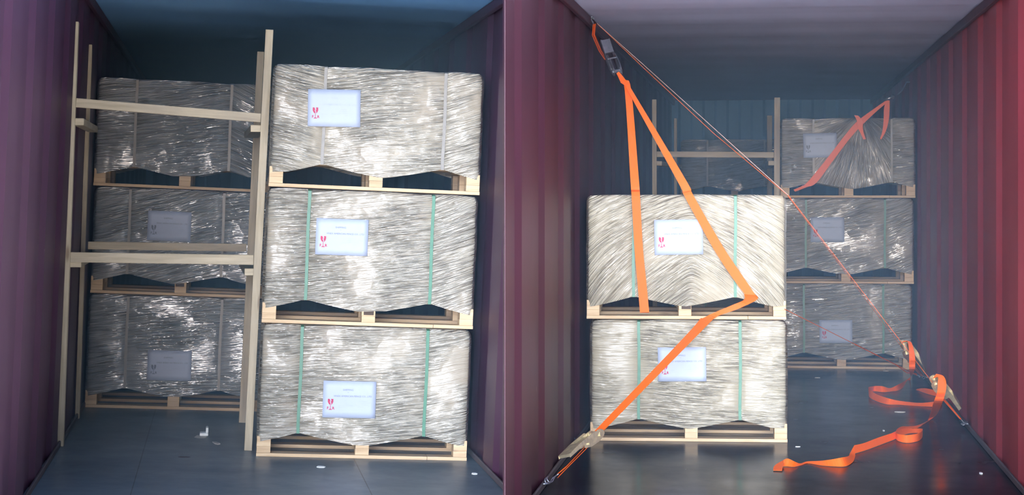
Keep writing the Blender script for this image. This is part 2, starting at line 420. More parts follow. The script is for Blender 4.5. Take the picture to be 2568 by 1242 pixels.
def make_label(parent, cx, cz, w, h, yfront, tilt=0.0, red=True, faint=False):
    """shipping label: curved paper sheet with printed lines and a fragile glass sign"""
    nx, nz = 10, 6; v = []; f = []; uv = []
    ca, sa = math.cos(tilt), math.sin(tilt)
    def P(x, z, off=0.0):
        bend = 0.004*math.cos(x/w*3.1) + 0.0015*math.sin(z*40)
        return Vector((cx + x*ca - z*sa, yfront - 0.004 - bend - off, cz + x*sa + z*ca))
    for q in (0.0, -0.0008):
        for j in range(nz+1):
            for i in range(nx+1): v.append(P(-w/2+w*i/nx, -h/2+h*j/nz, q))
    S = (nx+1)*(nz+1)
    for j in range(nz):
        for i in range(nx):
            a = j*(nx+1)+i; f.append([a, a+1, a+nx+2, a+nx+1]); f.append([S+a, S+a+nx+1, S+a+nx+2, S+a+1])
    rim = [i for i in range(nx)] + [nx+(nx+1)*j for j in range(nz)] + [nz*(nx+1)+nx-i for i in range(nx)] + [(nx+1)*(nz-j) for j in range(nz)]
    for a, b in zip(rim, rim[1:]+rim[:1]): f.append([a, S+a, S+b, b])
    sh = link('paper_label', v, f, M['paper'], parent, smooth=True)
    ink = M['ink_light'] if faint else M['ink']
    def put(name, parts, mat):
        vv = []; ff = []
        for (vs_, fs_, ox, oz) in parts:
            b = len(vv); vv += [P(x+ox, z+oz, 0.0012) for x, z in vs_]; ff += [[b+i for i in p] for p in fs_]
        link(name, vv, ff, mat, sh)
    t1 = text_mesh('SHIPPING', 0.0145); t2 = text_mesh('TO', 0.006)
    t3 = text_mesh('VINEX AMERICAN FENCE CO., LTD', 0.0138)
    bars = []
    def bar(x0, x1, z, t=0.0018): bars.append(([(x0*w, z*h-t/2), (x1*w, z*h-t/2), (x1*w, z*h+t/2), (x0*w, z*h+t/2)], [[0, 1, 2, 3]], 0, 0))
    for args in ((.12, .34, -.04), (.10, .40, -.09), (.10, .35, -.14), (.16, .26, -.20), (-.24, -.12, -.17), (-.06, .08, -.16), (-.24, -.02, -.22, 0.001)): bar(*args)
    k = w/0.30
    t3 = ([(x*k, z*k) for x, z in t3[0]], t3[1])
    put('printed_text', [(t1[0], t1[1], -.03*w, .24*h), (t2[0], t2[1], -.03*w, .185*h), (t3[0], t3[1], .06*w, .07*h)], ink)
    put('printed_lines', bars, M['ink_light'])
    g = []
    s = 0.021
    bowlL = [(-.75, 1.6), (-.28, 1.6), (-.05, 1.05), (-.2, .75), (.02, .35), (-.05, -.1), (-.5, .25), (-.75, .8)]
    bowlR = [(.75, 1.6), (.12, 1.6), (.22, 1.1), (.05, .8), (.24, .35), (.08, -.1), (.5, .25), (.75, .8)][::-1]
    stem = [(-.08, -.1), (-.08, -1.1), (-.45, -1.25), (-.45, -1.4), (.45, -1.4), (.45, -1.25), (.08, -1.1), (.08, -.1)]
    for p in (bowlL, bowlR, stem): g.append(([(x*s, z*s) for x, z in p], [list(range(len(p)))], -.355*w, -.15*h))
    for tx, ox in (('F', -.405), ('R', -.30)):
        t = text_mesh(tx, 0.021, 0.0008); g.append((t[0], t[1], ox*w, -.15*h-0.026))
    put('fragile_symbol', g, M['ink_red'] if red else M['ink'])

def load(F4, x0, x1, z0, z1, d, depth, straps, label, group, seed, angles=(0.1, 0.1, 0.1), fan=None, sheetinfo=None,
         strapmat='green', lean=0.0, ph=0.152, skirt=0.076, stamp=False, cusp=0.14, red=True, faint=False, front_strap_bulge=0.022, pinch=None, front_block_shift=0.0, fan_panels=(0, 1, 2), film='film_left'):
    rnd = random.Random(seed)
    W = x1-x0; Hh = z1-z0
    root = empty('pallet_load', F4 @ T(Vector((x0+W/2, d, z0))), label, 'pallet load', group)
    hw = W/2
    # --- pallet (centre front edge is the origin)
    pb = MB(); nb = 6
    for i in range(nb):
        y = 0.016 + (depth-0.132)*i/(nb-1); pb.box(-hw+0.016, hw-0.016, y, y+0.1, ph-0.018, ph, 0.0015)
    for x in (-hw+0.07, 0, hw-0.07): pb.box(x-0.05, x+0.05, 0.008, depth-0.008, ph-0.036, ph-0.0185, 0.0015)
    pal = pb.build('pallet', M['pine'], root)
    bw = 0.078
    for ix, x in enumerate((-hw+bw/2+0.002, rnd.uniform(-.01, .02)+front_block_shift, hw-bw/2-0.002)):
        for y in (0.0, depth/2-0.05, depth-0.1):
            b = MB()
            zz = [0.02, 0.056, ph-0.0365]          # two laminated layers
            for a, c in zip(zz, zz[1:]): b.box(x-bw/2+rnd.uniform(-.001, .001), x+bw/2, y+rnd.uniform(0, .002), y+0.1, a+0.0003, c, 0.0012)
            b.build('block', M['pine'], pal)
    for y in (0.0, depth/2-0.05, depth-0.1):
        b = MB()
        if seed % 3 == 1 and y == 0.0:
            xs = hw*0.62; b.box(-hw, xs-0.002, y-0.004, y+0.1, 0, 0.0198, 0.0015); b.box(xs, hw, y-0.001, y+0.1, -0.000, 0.0198, 0.0015)
        else: b.box(-hw, hw, y-0.002, y+0.1, 0, 0.0198, 0.0015)
        b.build('bottom_board', M['pine'], pal)
    if stamp:
        b = MB(); b.box(-0.028, 0.03, -0.0012, 0.0005, 0.062, 0.085, 0)
        b.build('stamp', M['stamp'], pal)
    # --- film wrap
    sx = [s - (x0+W/2) for s in straps]
    zt = Hh
    per = []   # (x, y, nx, ny, s, side)
    NF, NS, NB = 96, 26, 24
    for i in range(NF+1): per.append((-hw+W*i/NF, 0.0, 'f'))
    for i in range(1, NS+1): per.append((hw, depth*i/NS, 'r'))
    for i in range(1, NB+1): per.append((hw-W*i/NB, depth, 'b'))
    for i in range(1, NS): per.append((-hw, depth-depth*i/NS, 'l'))
    rc = 0.035
    def rounded(x, y):
        cx_ = min(max(x, -hw+rc), hw-rc); cy_ = min(max(y, rc), depth-rc)
        v_ = Vector((x-cx_, y-cy_))
        if abs(x-cx_) > 1e-9 and abs(y-cy_) > 1e-9:
            v_ = v_.normalized()*rc; return cx_+v_.x, cy_+v_.y, v_.normalized()
        n = v_.normalized() if v_.length > 1e-9 else Vector((0, -1))
        return x, y, n
    def zb(x, side):
        if side in 'fb':
            b = skirt + 0.012*math.sin(seed+x*7)
            for s in sx:
                w = cusp if abs(x) > abs(s) else cusp*1.25
                b = max(b, skirt + (ph-0.012-skirt)*max(0.0, 1-abs(x-s)/(w*1.9))**1.2)
            return b
        return skirt + 0.01*math.sin(seed*2+x*9)
    rows = 34; v = []; info = []
    def panel_bulge(x):
        edges = [-hw-0.01] + sx + [hw+0.01]
        for a, b in zip(edges, edges[1:]):
            if a <= x <= b:
                q = min(1.0, max(0.0, (x-a-0.011)/(b-a-0.022))); return max(0.0, math.sin(math.pi*q))**0.42
        return 0.0
    for (x, y, side) in per:
        px_, py_, n = rounded(x, y)
        for j in range(rows+1):
            t = j/rows; zlo = zb(x if side in 'fb' else y, side)
            ztop = zt + (0.010*panel_bulge(x) if side in 'fb' else 0) - 0.003 + 0.004*mnoise.noise(Vector((x*5, seed, 1)))
            z = zlo + (ztop-zlo)*t
            vprof = min(1.0, max(0.0, math.sin(math.pi*min(1, t*0.9+0.06)))**0.4)
            bu = 0.0
            if side in 'fb': bu = front_strap_bulge*panel_bulge(x)*vprof
            else: bu = 0.003*vprof
            bu += 0.0035*mnoise.noise(Vector((x*6+seed*3.1, y*6, z*9)))+0.0010*mnoise.noise(Vector((x*8, y*8+seed, z*40)))
            if t > 0.965: bu -= 0.012*(t-0.965)/0.035
            if t < 0.06: bu -= 0.008*(1-t/0.06)
            if side in 'fb' and t < 0.1: bu = max(bu, 0.003)
            lx = lean*(z)
            v.append(Vector((px_ + n.x*bu + lx, py_ + n.y*bu, z)))
    n_per = len(per)
    f = []; uv = []
    # perimeter distance
    S = [0.0]
    for i in range(1, n_per+1):
        a = per[i-1]; b = per[i % n_per]; S.append(S[-1]+math.hypot(a[0]-b[0], a[1]-b[1]))
    def uvc(i, j, ang, pan=1):
        s = S[i]; vv_ = v[(i % n_per)*(rows+1)+j]; z = vv_.z
        if fan is not None and i <= NF and pan in fan_panels:
            fx, fz, k, flip = fan
            dx = s-(fx+hw); dz = (z-fz)
            if flip == 'chevron':
                kk = 0.85-0.6*z/zt; ad = math.sqrt(dx*dx+0.0006)
                return (s, z + kk*ad)
            th = math.atan2(dx, -dz if flip else dz); r = math.hypot(dx, dz)
            return (r*0.8, th*k)
        return (s*math.cos(ang)+z*math.sin(ang), -s*math.sin(ang)+z*math.cos(ang))
    for i in range(n_per):
        xm = per[i][0]
        if i < NF: ang = angles[0] if xm < sx[0] else (angles[1] if xm < sx[1] else angles[2])
        else: ang = angles[2] if i < NF+NS else angles[0]
        i2 = (i+1) % n_per; pan = 0 if xm < sx[0] else (1 if xm < sx[1] else 2)
        for j in range(rows):
            f.append([i*(rows+1)+j, i2*(rows+1)+j, i2*(rows+1)+j+1, i*(rows+1)+j+1])
            uv.append([uvc(i, j, ang, pan), uvc(i+1, j, ang, pan), uvc(i+1, j+1, ang, pan), uvc(i, j+1, ang, pan)])
    # top cap: inset ring and centre
    base = len(v)
    for i in range(n_per):
        p = v[i*(rows+1)+rows]; v.append(Vector((p.x*0.93, (p.y-depth/2)*0.93+depth/2, p.z+0.002)))
    for i in range(n_per):
        i2 = (i+1) % n_per
        f.append([i*(rows+1)+rows, i2*(rows+1)+rows, base+i2, base+i])
        uv.append([(S[i], 0), (S[i+1], 0), (S[i+1], .05), (S[i], .05)])
    v.append(Vector((lean*zt, depth/2, zt+0.008))); c = len(v)-1
    for i in range(n_per):
        i2 = (i+1) % n_per; f.append([base+i, base+i2, c]); uv.append([(S[i], .05), (S[i+1], .05), (S[i], .4)])
    wrap = link('film_wrap', v, f, M[film], root, uv, True, 'streak')
    # --- straps
    for s in sx:
        pts = []
        sw = 0.009
        sv = []; sf = []
        zs = [zb(s, 'f')-0.004 + (zt+0.002-zb(s, 'f'))*j/16 for j in range(17)]
        for j, z in enumerate(zs):
            lx = lean*z + 0.004*math.sin(j*.4+seed)*(0 if j in (0, 16) else 0.4)
            for dx, dy in ((-sw, -0.009), (sw, -0.009), (sw, -0.004), (-sw, -0.004)): sv.append(Vector((s+dx+lx, dy, z)))
        for j in range(1, 7):   # over the top edge
            y = 0.02*j
            for dx, dz in ((-sw, 0.006), (sw, 0.006), (sw, 0.002), (-sw, 0.002)): sv.append(Vector((s+dx+lean*zt, y, zt+dz)))
        nn = len(sv)//4
        for j in range(nn-1):
            for k in range(4): a = j*4+k; b = j*4+(k+1) % 4; sf.append([a, b, b+4, a+4])
        sf += [[3, 2, 1, 0], [nn*4-4, nn*4-3, nn*4-2, nn*4-1]]
        link('strap', sv, sf, M[strapmat], root)
    if sheetinfo:
        cx, cz, w, h, tl = sheetinfo
        make_label(root, cx-(x0+W/2), cz-z0, w, h, -front_strap_bulge-0.004, tl, red, faint)
    return root

def zof(F4, d, px, py): return hit(px, py, F4, 1, d).z
def xof(F4, d, px, py): return hit(px, py, F4, 1, d).x
def sheet_of(F4, d, tl, tr, br, bl, yoff=-0.03):
    P = [hit(*p, F4, 1, d+yoff) for p in (tl, tr, br, bl)]
    c = sum(P, Vector())/4; w = ((P[1]-P[0]).length+(P[2]-P[3]).length)/2; h = ((P[0]-P[3]).length+(P[1]-P[2]).length)/2
    dv = P[1]-P[0]; return (c.x, c.z, w, h, math.atan2(dv.z, dv.x))

def stack(F4, H, base_px, levels, specs, depth, group):
    """base_px: pixel on the floor line under the stack's front; levels: pixels of the interfaces above; specs from the bottom up"""
    d = hit(*base_px, F4, 2, -H).y
    zs = [-H] + [zof(F4, d, *p) for p in levels]
    out = []
    for k, sp_ in enumerate(specs):
        (lp, rp) = sp_['edge']
        x0 = xof(F4, d, *lp); x1 = xof(F4, d, *rp)
        st = [xof(F4, d, *p) for p in sp_['straps']]
        kw = dict(sp_['kw'])
        if 'sheet' in sp_: kw['sheetinfo'] = sheet_of(F4, d, *sp_['sheet'])
        out.append(load(F4, x0, x1, zs[k]+(0.013 if k else 0.0005), zs[k+1]-0.002, d, depth, st, sp_['label'], group, sp_['seed'], **kw))
    FC = FL if H == H_L else FR
    for zz in (0, H):
        for xx in (x0, x1): print('   corner x', [round((FC.inverted() @ (F4 @ Vector((xx, yy, -H+zz)))).x, 3) for yy in (d-0.02, d+depth+.01)])
    print('stack', group, 'd', round(d, 2), [round(z, 3) for z in zs], round(x0, 2), round(x1, 2))
    return d, zs

DL = 'film-wrapped pallet loads, left container'
d1, _ = stack(FS_L, H_L, (913, 1151), [(915, 823), (935, 484), (950, 174)], [
    dict(edge=((649, 980), (1177, 1000)), straps=[(753, 950), (1068, 960)], seed=4, sheet=((812, 955), (944, 958), (941, 1052), (808, 1045)),
         label='green-strapped pallet load standing on the floor beside the maroon wall, label low on its front', kw=dict(angles=(0.05, 0.06, 0.22))),
    dict(edge=((663, 640), (1193, 660)), straps=[(771, 620), (1082, 630)], seed=7, sheet=((793, 547), (925, 552), (921, 643), (791, 638)),
         label='green-strapped pallet load with stamped block, middle of the stack beside the maroon wall', kw=dict(angles=(0.06, 0.12, 0.38), stamp=True)),
    dict(edge=((680, 310), (1209, 340)), straps=[(813, 290), (1114, 310)], seed=11, sheet=((772, 223), (905, 226), (903, 320), (772, 316)),
         label='brightly lit topmost pallet load beside the maroon wall, its label covering one strap', kw=dict(angles=(-0.2, 0.12, 0.3), strapmat='grey_strap', faint=True)),
], 0.85, DL)
d2, _ = stack(FS_L, H_L, (410, 1027), [(425, 746), (430, 478), (440, 204)], [
    dict(edge=((217, 890), (664, 900)), straps=[(317, 860), (552, 870)], seed=14, sheet=((370, 878), (481, 881), (479, 957), (369, 953)),
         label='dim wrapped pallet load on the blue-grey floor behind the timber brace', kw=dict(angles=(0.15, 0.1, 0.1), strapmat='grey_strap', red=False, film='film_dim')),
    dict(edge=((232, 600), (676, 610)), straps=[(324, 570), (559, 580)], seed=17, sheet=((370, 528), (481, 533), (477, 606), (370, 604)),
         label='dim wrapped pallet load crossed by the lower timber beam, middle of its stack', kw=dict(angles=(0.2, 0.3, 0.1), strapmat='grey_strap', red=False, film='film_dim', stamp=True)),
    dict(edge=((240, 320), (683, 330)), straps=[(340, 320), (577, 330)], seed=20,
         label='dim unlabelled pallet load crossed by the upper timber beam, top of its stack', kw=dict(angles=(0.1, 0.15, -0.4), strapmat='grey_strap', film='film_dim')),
], 0.85, DL)
DR = 'film-wrapped pallet loads, right container'
d3, z3 = stack(FS_R, H_R, (1725, 1108), [(1728, 806), (1720, 491)], [
    dict(edge=((1480, 960), (1975, 960)), straps=[(1602, 930), (1856, 930)], seed=23, sheet=((1650, 872), (1770, 871), (1772, 957), (1650, 957)),
         label='near pallet load on the black floor, a diagonal orange strap across its label', kw=dict(angles=(-0.04, -0.05, -0.03), film='film_near')),
    dict(edge=((1471, 640), (1972, 640)), straps=[(1589, 620), (1844, 620)], seed=28, sheet=((1642, 552), (1763, 550), (1763, 638), (1640, 640)),
         label='upper near pallet load with two orange straps running down its fan-creased film', kw=dict(fan=(0.03, 0.80, 0.55, 'chevron'), stamp=True, film='film_near')),
], 0.9, DR)
d4, z4 = stack(FS_RB, H_R, (2110, 925), [(2110, 715), (2120, 500), (2130, 298)], [
    dict(edge=((1940, 820), (2288, 820)), straps=[(2016, 800), (2215, 800)], seed=31, sheet=((2054, 803), (2137, 803), (2138, 861), (2056, 861)),
         label='pallet load on the black floor by the red wall, thin red line crossing its label', kw=dict(angles=(0.1, 0.12, 0.18), film='film_back')),
    dict(edge=((1948, 600), (2292, 600)), straps=[(2021, 590), (2219, 590)], seed=34, sheet=((2033, 545), (2117, 545), (2118, 608), (2033, 607)),
         label='middle wrapped pallet load of the three-high stack by the red wall', kw=dict(angles=(0.1, 0.25, 0.4), film='film_back')),
    dict(edge=((1957, 380), (2296, 380)), straps=[(2040, 380), (2236, 380)], seed=37, sheet=((2013, 335), (2099, 333), (2099, 394), (2016, 396)),
         label='topmost pallet load by the red wall with an orange strap slanting over its front', kw=dict(angles=(0.02, 0.1, 0.1), film='film_back', fan=(0.12, 0.74, 0.5, True), fan_panels=(1,), strapmat='grey_strap', red=False)),
], 0.9, DR)
d5, z5 = stack(FS_RB, H_R, (1830, 823), [(1830, 655), (1828, 500), (1828, 351)], [
    dict(edge=((1705, 740), (1975, 740)), straps=[(1770, 740), (1915, 740)], seed=41,
         label='wrapped pallet load on the floor behind the dark timber brace', kw=dict(angles=(0.1, 0.1, 0.1), film='film_back')),
    dict(edge=((1706, 560), (1976, 560)), straps=[(1771, 560), (1916, 560)], seed=44,
         label='middle wrapped pallet load of the stack behind the dark timber brace', kw=dict(angles=(0.1, 0.2, 0.1), film='film_back')),
    dict(edge=((1707, 420), (1978, 420)), straps=[(1774, 420), (1917, 420)], seed=47,
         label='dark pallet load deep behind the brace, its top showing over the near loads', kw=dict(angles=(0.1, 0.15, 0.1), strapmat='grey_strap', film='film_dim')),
], 0.9, DR)

# ------------------------------------------------------------------ timber braces
def post_between(F4, top, bot, wpx, d, dep, H, zbot=None):
    a = hit(*top, F4, 1, d); b = hit(*bot, F4, 1, d)
    if zbot is not None: b = a + (b-a)*((a.z-zbot)/(a.z-b.z))
    return a, b
def beam_mesh(a, b, wx, wy, ends_level=True):
    """square timber from b (bottom) to a (top), section wx by wy, in frame coordinates"""
    m = MB(); ax = (a-b).normalized()
    n = (a-b).length
    bm = bmesh.new(); bmesh.ops.create_cube(bm, size=1)
    for v in bm.verts: v.co = Vector((v.co.x*wx, v.co.y*wy, (v.co.z+.5)*n))
    bmesh.ops.bevel(bm, geom=list(bm.edges), offset=0.002, segments=1, affect='EDGES')
    m.take(bm, 2, Z.rotation_difference(ax).to_matrix())
    m.v = [p + b for p in m.v]
    return m

def brace(F4, H, front_l, front_r, rear_l, rear_r, beams, rails, label, d_f, d_r, w=0.045, rear_w=0.028):
    root = empty('timber_brace', F4 @ T(Vector((0, d_f, -H))), label, 'timber brace')
    org = Vector((0, d_f, -H))
    def put(m, name):
        m.v = [p-org for p in m.v]; return m.build(name, M['pine_fresh'], root)
    posts = []
    for (top, bot), d, ww in ((front_l, d_f, w*0.78), (front_r, d_f, w), (rear_l, d_r, rear_w), (rear_r, d_r, w)):
        a, b = post_between(F4, top, bot, 0, d, 0, H, -H+0.001)
        put(beam_mesh(a, b, ww, w if ww == w else ww*1.4), 'post'); posts.append((a, b))
    def on(k, z):
        a, b = posts[k]; return b + (a-b)*((z-b.z)/(a.z-b.z))
    for (pl, pr, th, back) in beams:
        dd = d_f - 0.0
        zl = hit(*pl, F4, 1, dd).z; zr = hit(*pr, F4, 1, dd).z
        A = on(0, zl) + X*(w*0.39+0.001); B_ = on(1, zr) - X*(w/2+0.002)
        A.z = zl; B_.z = zr
        n = (B_-A)
        m = beam_mesh(B_, A, th, 0.04); m2 = put(m, 'crossbeam')
        if back:   # the second rail right behind it
            A2 = on(2, zl+0.03) + X*0.03; B2 = on(3, zr+0.03) - X*0.03; A2.z = zl+0.03; B2.z = zr+0.03
            put(beam_mesh(B2, A2, 0.05, 0.03), 'crossbeam')
    for (k0, k1, z, h, side) in rails:
        A = on(k0, z) + Y*0.02; B_ = on(k1, z) - Y*0.012
        A = Vector((A.x+side*0.035, A.y-0.02, z)); B_ = Vector((B_.x+side*0.035, B_.y+0.02, z))
        put(beam_mesh(B_, A, h, 0.04), 'side_rail')
    return root

dbl = hit(*(622, 1130), FS_L, 2, -H_L).y
dblr = hit(*(195, 1050), FS_L, 2, -H_L).y
zb1 = zof(FS_L, dbl, 420, 279); zb2 = zof(FS_L, dbl, 420, 648)
brace(FS_L, H_L, ((190, 55), (152, 1117)), ((676, 75), (622, 1130)), ((226, 112), (194, 1052)), ((654, 130), (608, 1052)),
      [((400, 268), (400, 284), 0.052, False), ((200, 646), (640, 652), 0.058, True)],
      [(0, 2, zb1-0.085, 0.06, 1), (1, 3, zb1-0.075, 0.09, -1), (0, 2, zb2-0.052, 0.09, 1), (1, 3, zb2-0.062, 0.075, -1)],
      'pale timber brace of tall posts and crossbeams fencing in the dim wrapped stack', dbl, dblr)
dbr = d4 - 0.08; dbrr = dbr + 2.2
zb3 = zof(FS_RB, dbr, 1790, 388)
brace(FS_RB, H_R, ((1641, 250), (1643, 900)), ((1949, 245), (1947, 900)), ((1694, 297), (1695, 860)), ((1930, 290), (1930, 860)),
      [((1650, 387), (1930, 389), 0.05, False)],
      [(0, 2, zb3-0.075, 0.06, 1), (1, 3, zb3-0.075, 0.08, -1)],
      'dark timber brace deep behind the near loads, one crossbeam showing above them', dbr, dbrr, w=0.05)

# ------------------------------------------------------------------ lashings
def catmull(P, k=6):
    out = []
    n = len(P)
    for i in range(n-1):
        p0 = P[max(0, i-1)]; p1 = P[i]; p2 = P[i+1]; p3 = P[min(n-1, i+2)]
        for j in range(k):
            t = j/k; out.append(0.5*((2*p1) + (p2-p0)*t + (2*p0-5*p1+4*p2-p3)*t*t + (3*p1-p0-3*p2+p3)*t*t*t))
    out.append(P[-1].copy()); return out

def ribbon(name, A, B, parent, org, mat=None, thick=0.0022, k=6, smooth=True, width=None):
    """webbing between edge lines A and B (world points)"""
    if width:
        for i in range(len(A)):
            c = (A[i]+B[i])/2; w = (B[i]-A[i]).normalized()*width/2; A[i] = c-w; B[i] = c+w
    if k > 1: A = catmull(A, k); B = catmull(B, k)
    v = []; f = []; uv = []; n = len(A); s = 0.0; S = [0.0]
    for i in range(1, n): S.append(S[-1] + (A[i]-A[i-1]).length)
    for i in range(n):
        t = (A[min(n-1, i+1)]+B[min(n-1, i+1)]) - (A[max(0, i-1)]+B[max(0, i-1)])
        nn = t.cross(B[i]-A[i]); nn = nn.normalized()*thick/2 if nn.length > 1e-9 else Vector((0, -thick/2, 0))
        v += [A[i]+nn-org, B[i]+nn-org, B[i]-nn-org, A[i]-nn-org]
    for i in range(n-1):
        for q in range(4):
            a = i*4+q; b = i*4+(q+1) % 4; f.append([a, b, b+4, a+4])
            u0, u1 = ((0, 1), (1, 1), (1, 0), (0, 0))[q]
            uv.append([(S[i], u0), (S[i], u1), (S[i+1], u1), (S[i+1], u0)])
    f += [[3, 2, 1, 0], [n*4-4, n*4-3, n*4-2, n*4-1]]; uv += [[(0, 0)]*4]*2
    return link(name, v, f, mat or M['orange'], parent, uv, False)

def W(px, py, depth):          # world point on a sight line at distance depth along the view
    return EYE + ray(px, py)*depth
def onplane(F4, px, py, axis, val): return F4 @ hit(px, py, F4, axis, val)

def line_ribbon(name, P, Wd, width, parent, org, k=1, mat=None):
    A = [p - Wd.normalized()*width/2 for p in P]; B = [p + Wd.normalized()*width/2 for p in P]
    return ribbon(name, A, B, parent, org, mat, k=k)

def ratchet(parent, org, P0, P1, side, mat, scale=1.0, handle_len=1.0, flip=1):
    """P0: spool end, P1: handle end; side: rough direction of the spool axis"""
    L = (P1-P0).length; ax = (P1-P0).normalized(); az = ax.cross(side).normalized()*flip; sd_ = az.cross(ax).normalized()
    w = 0.033*scale; m = MB(); o = P0-org
    plate = [(-0.14*L, -0.010*scale), (-0.08*L, -0.020*scale), (0.10*L, -0.026*scale), (0.34*L, -0.022*scale), (0.52*L, -0.008*scale), (0.52*L, 0.010*scale), (0.2*L, 0.024*scale), (-0.05*L, 0.022*scale), (-0.14*L, 0.008*scale)]
    for s in (-1, 1): m.prism(plate, o + sd_*s*w*0.86, ax, az, sd_, 0.0025)
    r1 = m.build('ratchet', mat, parent)
    h = MB(); hp = [(0.0, 0.012*scale), (0.12*L, 0.030*scale), (0.55*L, 0.030*scale), (1.0*L, 0.020*scale), (1.02*L, 0.006*scale), (0.6*L, 0.010*scale), (0.1*L, 0.002*scale)]
    for s in (-1, 1): h.prism(hp, o + sd_*s*w, ax, az, sd_, 0.0025)
    h.prism([(0.6*L, 0.010*scale), (1.0*L, 0.008*scale), (1.0*L, 0.022*scale), (0.6*L, 0.030*scale)], o, ax, az, sd_, w*2)
    h.build('ratchet_handle', mat, r1)
    t = MB()
    for q, rr in ((0.0, 0.012), (0.40*L, 0.006)): t.tube([o + ax*q - sd_*w*1.15, o + ax*q + sd_*w*1.15], rr*scale, 12)
    t.build('spool', mat, r1)
    g = MB()   # toothed wheels
    teeth = []
    for k in range(20):
        a = 2*math.pi*k/20; r_ = (0.024 if k % 2 else 0.019)*scale; teeth.append((r_*math.cos(a), r_*math.sin(a)))
    for s in (-1, 1): g.prism(teeth, o + sd_*s*w*0.7, ax, az, sd_, 0.003)
    g.build('toothed_wheel', mat, r1)
    return r1

def hook(parent, org, P, d, side, mat, size=0.05):
    """double wire hook: P is where the webbing ends, d points from the webbing to the ring"""
    d = d.normalized(); up = d.cross(side).normalized(); sd_ = up.cross(d).normalized()
    m = MB()
    for s in (-1, 1):
        off = sd_*0.010*s
        pts = [P-org-off*0.2, P-org+off+d*size*0.5, P-org+off+d*size*1.1+up*size*0.12, P-org+off+d*size*1.5-up*size*0.1, P-org+off*.8+d*size*1.42-up*size*0.45, P-org+off*.6+d*size*1.1-up*size*0.5]
        m.tube(catmull(pts, 4), 0.0035, 6)
    m.tube([P-org-sd_*0.024, P-org+sd_*0.024], 0.0035, 6)
    return m.build('hook', mat, parent, True)

def ring(F4, px, py, axis, val, nrm, label, flo=False):
    """lashing ring: half hoop of round bar welded to the wall rail or floor edge"""
    p = hit(px, py, F4, axis, val); m = MB()
    pts = []
    for k in range(9):
        a = math.pi*k/8; pts.append(Y*0.03*math.cos(a) + nrm*0.028*math.sin(a))
    m.tube(pts, 0.006, 8)
    o = m.build('lashing_ring', M['steel'], None, True); o.matrix_world = F4 @ T(p)
    tag(o, label, 'lashing ring', 'lashing rings on the container walls')
    return F4 @ (p + nrm*0.028)

ringTL = ring(FR, 1471, 47, 0, XL_R, X, 'steel lashing ring high on the wall left of the nearest loads')
ringTR = ring(FR, 2281, 206, 0, XR_R, -X, 'steel lashing ring high on the red wall above the three-high stack')
ringBL = ring(FR, 1362, 1212, 0, XL_R+0.014, X, 'steel lashing ring at the foot of the wall left of the nearest loads')
ringB1 = ring(FR, 2326, 946, 0, XR_R-0.014, -X, 'farther of two floor-level lashing rings at the foot of the red wall')
ringB2 = ring(FR, 2428, 1062, 0, XR_R-0.014, -X, 'nearer of two floor-level lashing rings at the foot of the red wall')

FRONT = d3 - 0.045        # just in front of the wrapped faces of the nearest stack
def fp(px, py, off=0.0): return onplane(FS_R, px, py, 1, FRONT-off)

# strap A: hook at top left, ratchet, band straight down the upper load
orgA = ringTL.copy()
rootA = empty('ratchet_strap', T(orgA), 'orange strap hanging almost straight down the upper near load from a grey ratchet', 'lashing strap', 'orange ratchet straps')
YR = ringTL.y
dA = (W(1545, 170, YR-0.25)-ringTL).normalized()
hook(rootA, orgA, ringTL + dA*0.045, -dA, Y, M['steel'], 0.032)
ptsA = [ringTL + dA*0.05, W(1486, 88, YR-0.05), W(1503, 128, YR-0.12), W(1518, 150, YR-0.2)]
line_ribbon('short_webbing', ptsA, Vector((0.25, 1, 0.1)), 0.03, rootA, orgA)
line_ribbon('short_webbing', [p + Vector((0.012, 0.02, 0.004)) for p in ptsA], Vector((0.3, 1, 0.1)), 0.03, rootA, orgA)
ratchet(rootA, orgA, W(1546, 178, YR-0.3), W(1519, 98, YR-0.26), Vector((1, 0.5, 0.35)), M['steel'], 0.95)
S0 = W(1549, 182, YR-0.32)
top = fp(1596, 492, 0.002)
def edges(c, hwpx, dep): return
A_ = [W(1546, 184, YR-0.32), W(1556, 205, YR-0.36), W(1567, 228, YR-0.38), fp(1581, 450, 0.02), fp(1584, 492, 0.004), fp(1591, 620), fp(1598, 700), fp(1605, 784)]
B_ = [W(1552, 180, YR-0.32), W(1568, 200, YR-0.34), W(1583, 228, YR-0.36), fp(1602, 450, 0.02), fp(1605, 492, 0.004), fp(1612, 620), fp(1620, 700), fp(1628, 783)]
ribbon('webbing', A_, B_, rootA, orgA, k=5)
# tuck under the pallet deck edge
Aq = [fp(1605, 784), fp(1607, 786)+Y*0.06]; Bq = [fp(1628, 783), fp(1628, 786)+Y*0.06]
ribbon('webbing_tuck', Aq, Bq, rootA, orgA, k=1)

